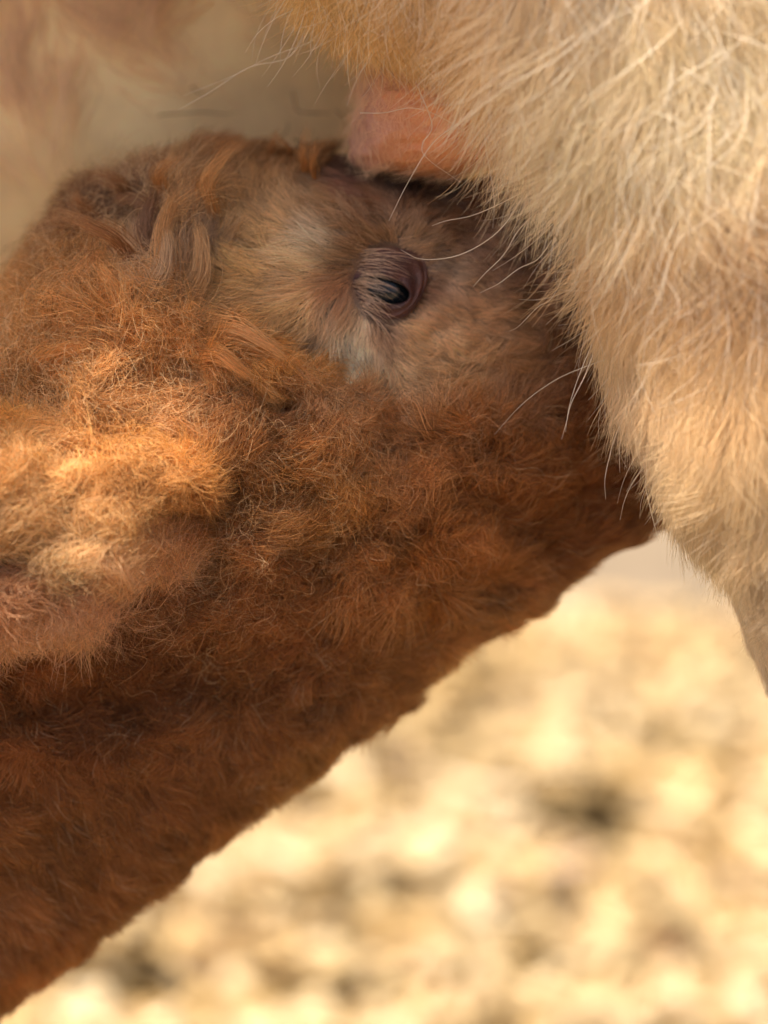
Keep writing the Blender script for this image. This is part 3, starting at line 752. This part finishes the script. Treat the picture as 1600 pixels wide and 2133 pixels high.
def udder():
    v, f = sphere(200, -60, -1150, 1000, 800, 570, 60, 90)
    v = v + unit(v - v.mean(0)) * (noise(v, 0.06, 61) * .004)[:, None]
    X, Y, Z = proj(v)
    c = np.tile(np.array([.97, .73, .37]), (len(v), 1))
    pk = smooth(150, -150, X)[:, None] * .25
    c = c * (1 - pk) + np.array([.93, .68, .44]) * pk
    u = link_mesh("udder", v, f, M_skin, cow, True, c)
    v, f = sphere(915, 212, -235, 172, 152, 190, 80, 120)
    X, Y, Z = proj(v)
    an = np.arctan2(Y - 222, X - 915); pull = np.exp(-((an - 2.55) / .45) ** 2) * smooth(60, 170, np.hypot(X - 915, Y - 222))
    v = v + imgdir(-48 * S, 34 * S) * pull[:, None]; X, Y, Z = proj(v)
    v = v + unit(v - v.mean(0)) * (noise(v, 0.02, 62) * .0026 + noise(v * [1, 1, 3], 0.009, 63) * .0016 + noise(v, .004, 64) * .0005)[:, None]
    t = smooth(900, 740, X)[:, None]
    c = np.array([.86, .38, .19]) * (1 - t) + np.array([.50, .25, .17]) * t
    k = smooth(310, 380, Y)[:, None]; c = c * (1 - .35 * k)  # shaded underside painted in as a darker tone
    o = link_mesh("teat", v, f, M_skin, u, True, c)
    o["label"] = "bare pink teat skin just above the calf's forehead"
    v, f = sphere(64, 411, -640, 11, 10, 6, 12, 16)
    return u, o
ud, teat = udder()

# flank and leg coat : x,y,dx,dy,len,lift,curl,freq
COW_COMB = Field([
    (500, -50, -.7, .9, 170, .35, 16, 1.0), (700, 0, -.6, 1, 190, .35, 16, 1.0), (880, 30, -.4, 1, 130, .25, 12, 1.0), (1000, 200, -.35, 1, 85, .25, 10, .9), (900, 130, -.4, 1, 80, .25, 10, .9), (1080, 320, -.35, 1, 90, .25, 9, .9),
    (1100, 50, .1, 1, 210, .4, 22, 1.2), (1250, 100, .35, 1, 230, .45, 26, 1.2), (1350, 250, .3, 1, 220, .45, 26, 1.2), (1500, 100, .5, 1, 220, .45, 24, 1.1), (1550, 400, .3, 1, 200, .35, 20, 1.0),
    (1100, 350, -.35, 1, 150, .3, 9, .8), (1200, 500, -.3, 1, 150, .28, 9, .8), (1300, 600, -.15, 1, 150, .25, 10, .8), (1500, 700, .05, 1, 160, .25, 14, .9), (1300, 780, -.3, 1, 130, .25, 8, .7),
    (1400, 900, -.3, 1, 120, .22, 8, .7), (1550, 1000, -.2, 1, 120, .2, 8, .7), (1450, 1080, -.5, 1, 90, .2, 6, .6), (1570, 1200, -.5, 1, 80, .2, 5, .6), (1600, 1400, -.3, 1, 60, .2, 4, .6), (1700, 1000, 0, 1, 110, .2, 8, .8),
    (100, 0, .1, 1, 270, .3, 14, .7), (350, 0, .1, 1, 230, .3, 14, .7), (-300, 0, -.1, 1, 270, .3, 14, .7),
], p=2.0, e=50)
COW_COL = Field([
    (600, 0, 0.857, 0.574, 0.245), (900, 80, 0.900, 0.578, 0.279), (1000, 250, 0.857, 0.539, 0.279), (1250, 100, 0.950, 0.779, 0.512), (1500, 50, 0.950, 0.761, 0.485), (1400, 300, 0.942, 0.679, 0.392), (1550, 300, 0.879, 0.560, 0.279), (1200, 400, 0.900, 0.621, 0.353),
    (1300, 600, 0.921, 0.688, 0.410), (1500, 600, 0.921, 0.647, 0.353), (1300, 750, 0.857, 0.647, 0.427), (1400, 850, 0.879, 0.678, 0.427), (1550, 900, 0.921, 0.688, 0.392), (1450, 1080, 0.835, 0.647, 0.392), (1580, 1200, 0.771, 0.603, 0.392), (1600, 1400, 0.707, 0.563, 0.392),
    (100, 0, 0.865, 0.690, 0.382), (-300, 0, 0.865, 0.690, 0.382), (350, 50, 0.886, 0.714, 0.347),
], p=2.0, e=50)
def cow_coat():
    bw = visible_w(0.10, 0.012, 260)
    def wf(px, py, z, fc):
        return bw(px, py, z, fc) * np.where(z < -500, 0.7, 1.0)
    n = 230000
    P, N = scatter(cbody, n, wf)
    X, Y, Z = proj(P)
    c = COW_COMB(X, Y); dx, dy, L, lift, cu, fr = c.T
    ang = n2(X, Y, 150, 71) * .45 + n2(X, Y, 60, 72) * .3
    ddx = dx * np.cos(ang) - dy * np.sin(ang); ddy = dx * np.sin(ang) + dy * np.cos(ang)
    pts = grow(P, N, imgdir(ddx[:, None], ddy[:, None]), L * S * 1.4, lift * .95, cu * S * .7, fr, 50, .75 + 0 * L, K=10, stray=.17, bend=.2, droop=.12 + .9 * (Z < -500))
    colr = np.clip(COW_COL(X, Y), .01, .95) * np.clip(1 + .16 * n2(X, Y, 70, 73) + .12 * rng.normal(0, 1, n) - .04, .5, 1.12)[:, None]
    rad = np.full(n, .78) * S * (.7 + .6 * rng.random(n))
    # long wiry locks lying loose over the undercoat
    up = smooth(700, 150, Y + .25 * (1300 - X)) * (Z > -200) * (X > 600)
    m = np.where(rng.random(n) < (.010 + .07 * up) * (Z > -250))[0]
    an = rng.normal(0, .22, len(m)); fx, fy = ddx[m] * np.cos(an) - ddy[m] * np.sin(an), ddx[m] * np.sin(an) + ddy[m] * np.cos(an)
    p2 = grow(P[m], N[m], imgdir(fx[:, None], fy[:, None]), L[m] * S * 1.35, lift[m] * 1.15, cu[m] * S * .75, fr[m] * .9, 9, .8 + 0 * L[m], K=10, stray=.2, bend=.3, droop=.15)
    c2 = colr[m] * .3 + np.array([.98, .91, .76]) * .7
    link_hair("coat", np.concatenate([pts, p2]), np.concatenate([rad, (.8 + .5 * up[m]) * S * (.6 + .7 * rng.random(len(m)))]), np.clip(np.concatenate([colr, c2]), 0, .96), M_cream, cow)
cow_coat()

def whiskers():
    """long single guard hairs that leave the thigh and cross the calf"""
    W = [((1095, 400), (1040, 480), (960, 530), (880, 540), (835, 520), 60), ((1090, 400), (1030, 430), (980, 450), (930, 460), (900, 470), 60),
         ((1130, 430), (1080, 480), (1050, 530), (1010, 570), (985, 598), 70), ((1150, 500), (1120, 540), (1080, 560), (1040, 590), (1000, 610), 80),
         ((1290, 740), (1230, 760), (1160, 790), (1090, 840), (1030, 905), 110), ((1235, 740), (1215, 790), (1190, 840), (1180, 880), (1170, 915), 110),
         ((1310, 850), (1285, 900), (1270, 950), (1260, 1000), (1262, 1040), 110), ((1350, 960), (1345, 1010), (1355, 1060), (1365, 1100), (1370, 1120), 90),
         ((1410, 660), (1365, 690), (1345, 720), (1340, 750), (1325, 780), 260), ((1000, 220), (950, 260), (900, 300), (850, 380), (810, 460), 90),
         ((870, 180), (900, 260), (880, 300), (890, 330), (960, 380), 60), ((750, 235), (800, 235), (860, 225), (920, 245), (1010, 300), 60), ((640, 60), (600, 120), (520, 140), (440, 190), (370, 230), -80),
         ((700, 60), (640, 90), (560, 120), (480, 160), (380, 200), -60), ((1240, 700), (1215, 760), (1200, 800), (1185, 850), (1178, 900), 100), ((1330, 830), (1310, 870), (1305, 900), (1310, 920), (1300, 930), 110),
         ((1600, 880), (1575, 960), (1550, 1030), (1520, 1080), (1500, 1110), 240), ((1460, 965), (1450, 985), (1455, 1000), (1456, 1010), (1457, 1020), 240), ((1180, 560), (1150, 620), (1120, 640), (1080, 680), (1060, 690), 70)]
    edge = catmull([(560, 10), (720, 60), (880, 120), (1010, 260), (1110, 400), (1180, 540), (1240, 680), (1320, 820), (1380, 960), (1430, 1060)], 200)
    r3 = np.random.default_rng(8)
    for k in range(150):
        e = edge[r3.integers(0, 200)] + np.array([r3.uniform(0, 60), r3.uniform(-40, 10)])
        ln = r3.uniform(70, 190); a = r3.normal(1.95, .28); b = r3.normal(0, .5)
        q = [tuple(e)]
        for j in range(4):
            q.append((q[-1][0] + ln / 4 * math.cos(a + b * (j - 1) / 3), q[-1][1] + ln / 4 * math.sin(a + b * (j - 1) / 3)))
        W.append((*q, r3.uniform(40, 130)))
    K = 12; pts = np.empty((len(W), K, 3))
    for i, q in enumerate(W):
        c = catmull([p for p in q[:5]], K); z = np.linspace(q[5] + 20, q[5], K)
        pts[i] = at(c[:, 0], c[:, 1], z)
    link_hair("guard_hairs", pts, np.where(np.arange(len(W)) < 19, .55 + .5 * rng.random(len(W)), .35 + .3 * rng.random(len(W))) * S, np.tile(np.array([.93, .84, .68]), (len(W), 1)), M_cream, cow, .3)
def teat_down():
    n = 3800
    P, N = scatter(teat, n, lambda px, py, z, fc: np.where(fc > -.3, 1, .2) * (1 + 2.5 * smooth(280, 120, py)))
    X, Y, Z = proj(P)
    fl = imgdir((-.35 + .3 * n2(X, Y, 60, 91))[:, None], np.ones(n)[:, None])
    L = rng.uniform(30, 75, n) * S
    pts = grow(P, N, fl, L, np.full(n, .3), np.full(n, 4 * S), np.full(n, .7), 8, np.full(n, .3), K=7, stray=.3, bend=.3)
    link_hair("downy_hair", pts, np.full(n, .36 * S), np.tile(np.array([.93, .66, .42]), (n, 1)), M_cream, teat)
def udder_fur():
    n = 9000
    P, N = scatter(ud, n, lambda px, py, z, fc: np.where((fc > -.1) & (py > -350), 1, 0.02) * smooth(430, -50, py + .55 * px) + 1e-4)
    X, Y, Z = proj(P)
    fl = imgdir((.15 + .35 * n2(X, Y, 200, 92))[:, None], np.ones(n)[:, None])
    L = rng.uniform(90, 210, n) * S
    pts = grow(P, N, fl, L, np.full(n, .22), np.full(n, 12 * S), np.full(n, .7), 60, np.full(n, .8), K=8, stray=.2, bend=.3)
    c = np.array([.95, .68, .44]) * np.clip(1 + .15 * rng.normal(0, 1, (n, 1)), .5, 1.05)
    link_hair("belly_hair", pts, np.full(n, .9 * S), c, M_cream, ud)
udder_fur()
def udder_hairs():
    W = [((610, 190), (615, 215), (620, 230), (640, 235), (690, 236)), ((640, 234), (655, 236), (668, 235), (680, 236), (692, 234)), ((330, 240), (380, 236), (430, 234), (470, 238), (500, 232)),
         ((580, 290), (590, 282), (598, 272), (600, 262), (596, 252)), ((400, 180), (410, 190), (425, 195), (440, 190), (450, 182)), ((700, 230), (712, 240), (720, 255), (722, 268), (718, 280))]
    pts = np.array([at(*catmull(q, 10).T, -585.0 + 0 * np.arange(10)) for q in W])
    link_hair("dark_hairs", pts, np.full(len(W), 1.6 * S), np.tile(np.array([.14, .08, .05]), (len(W), 1)), M_fur, ud)
udder_hairs()
teat_down()
whiskers()
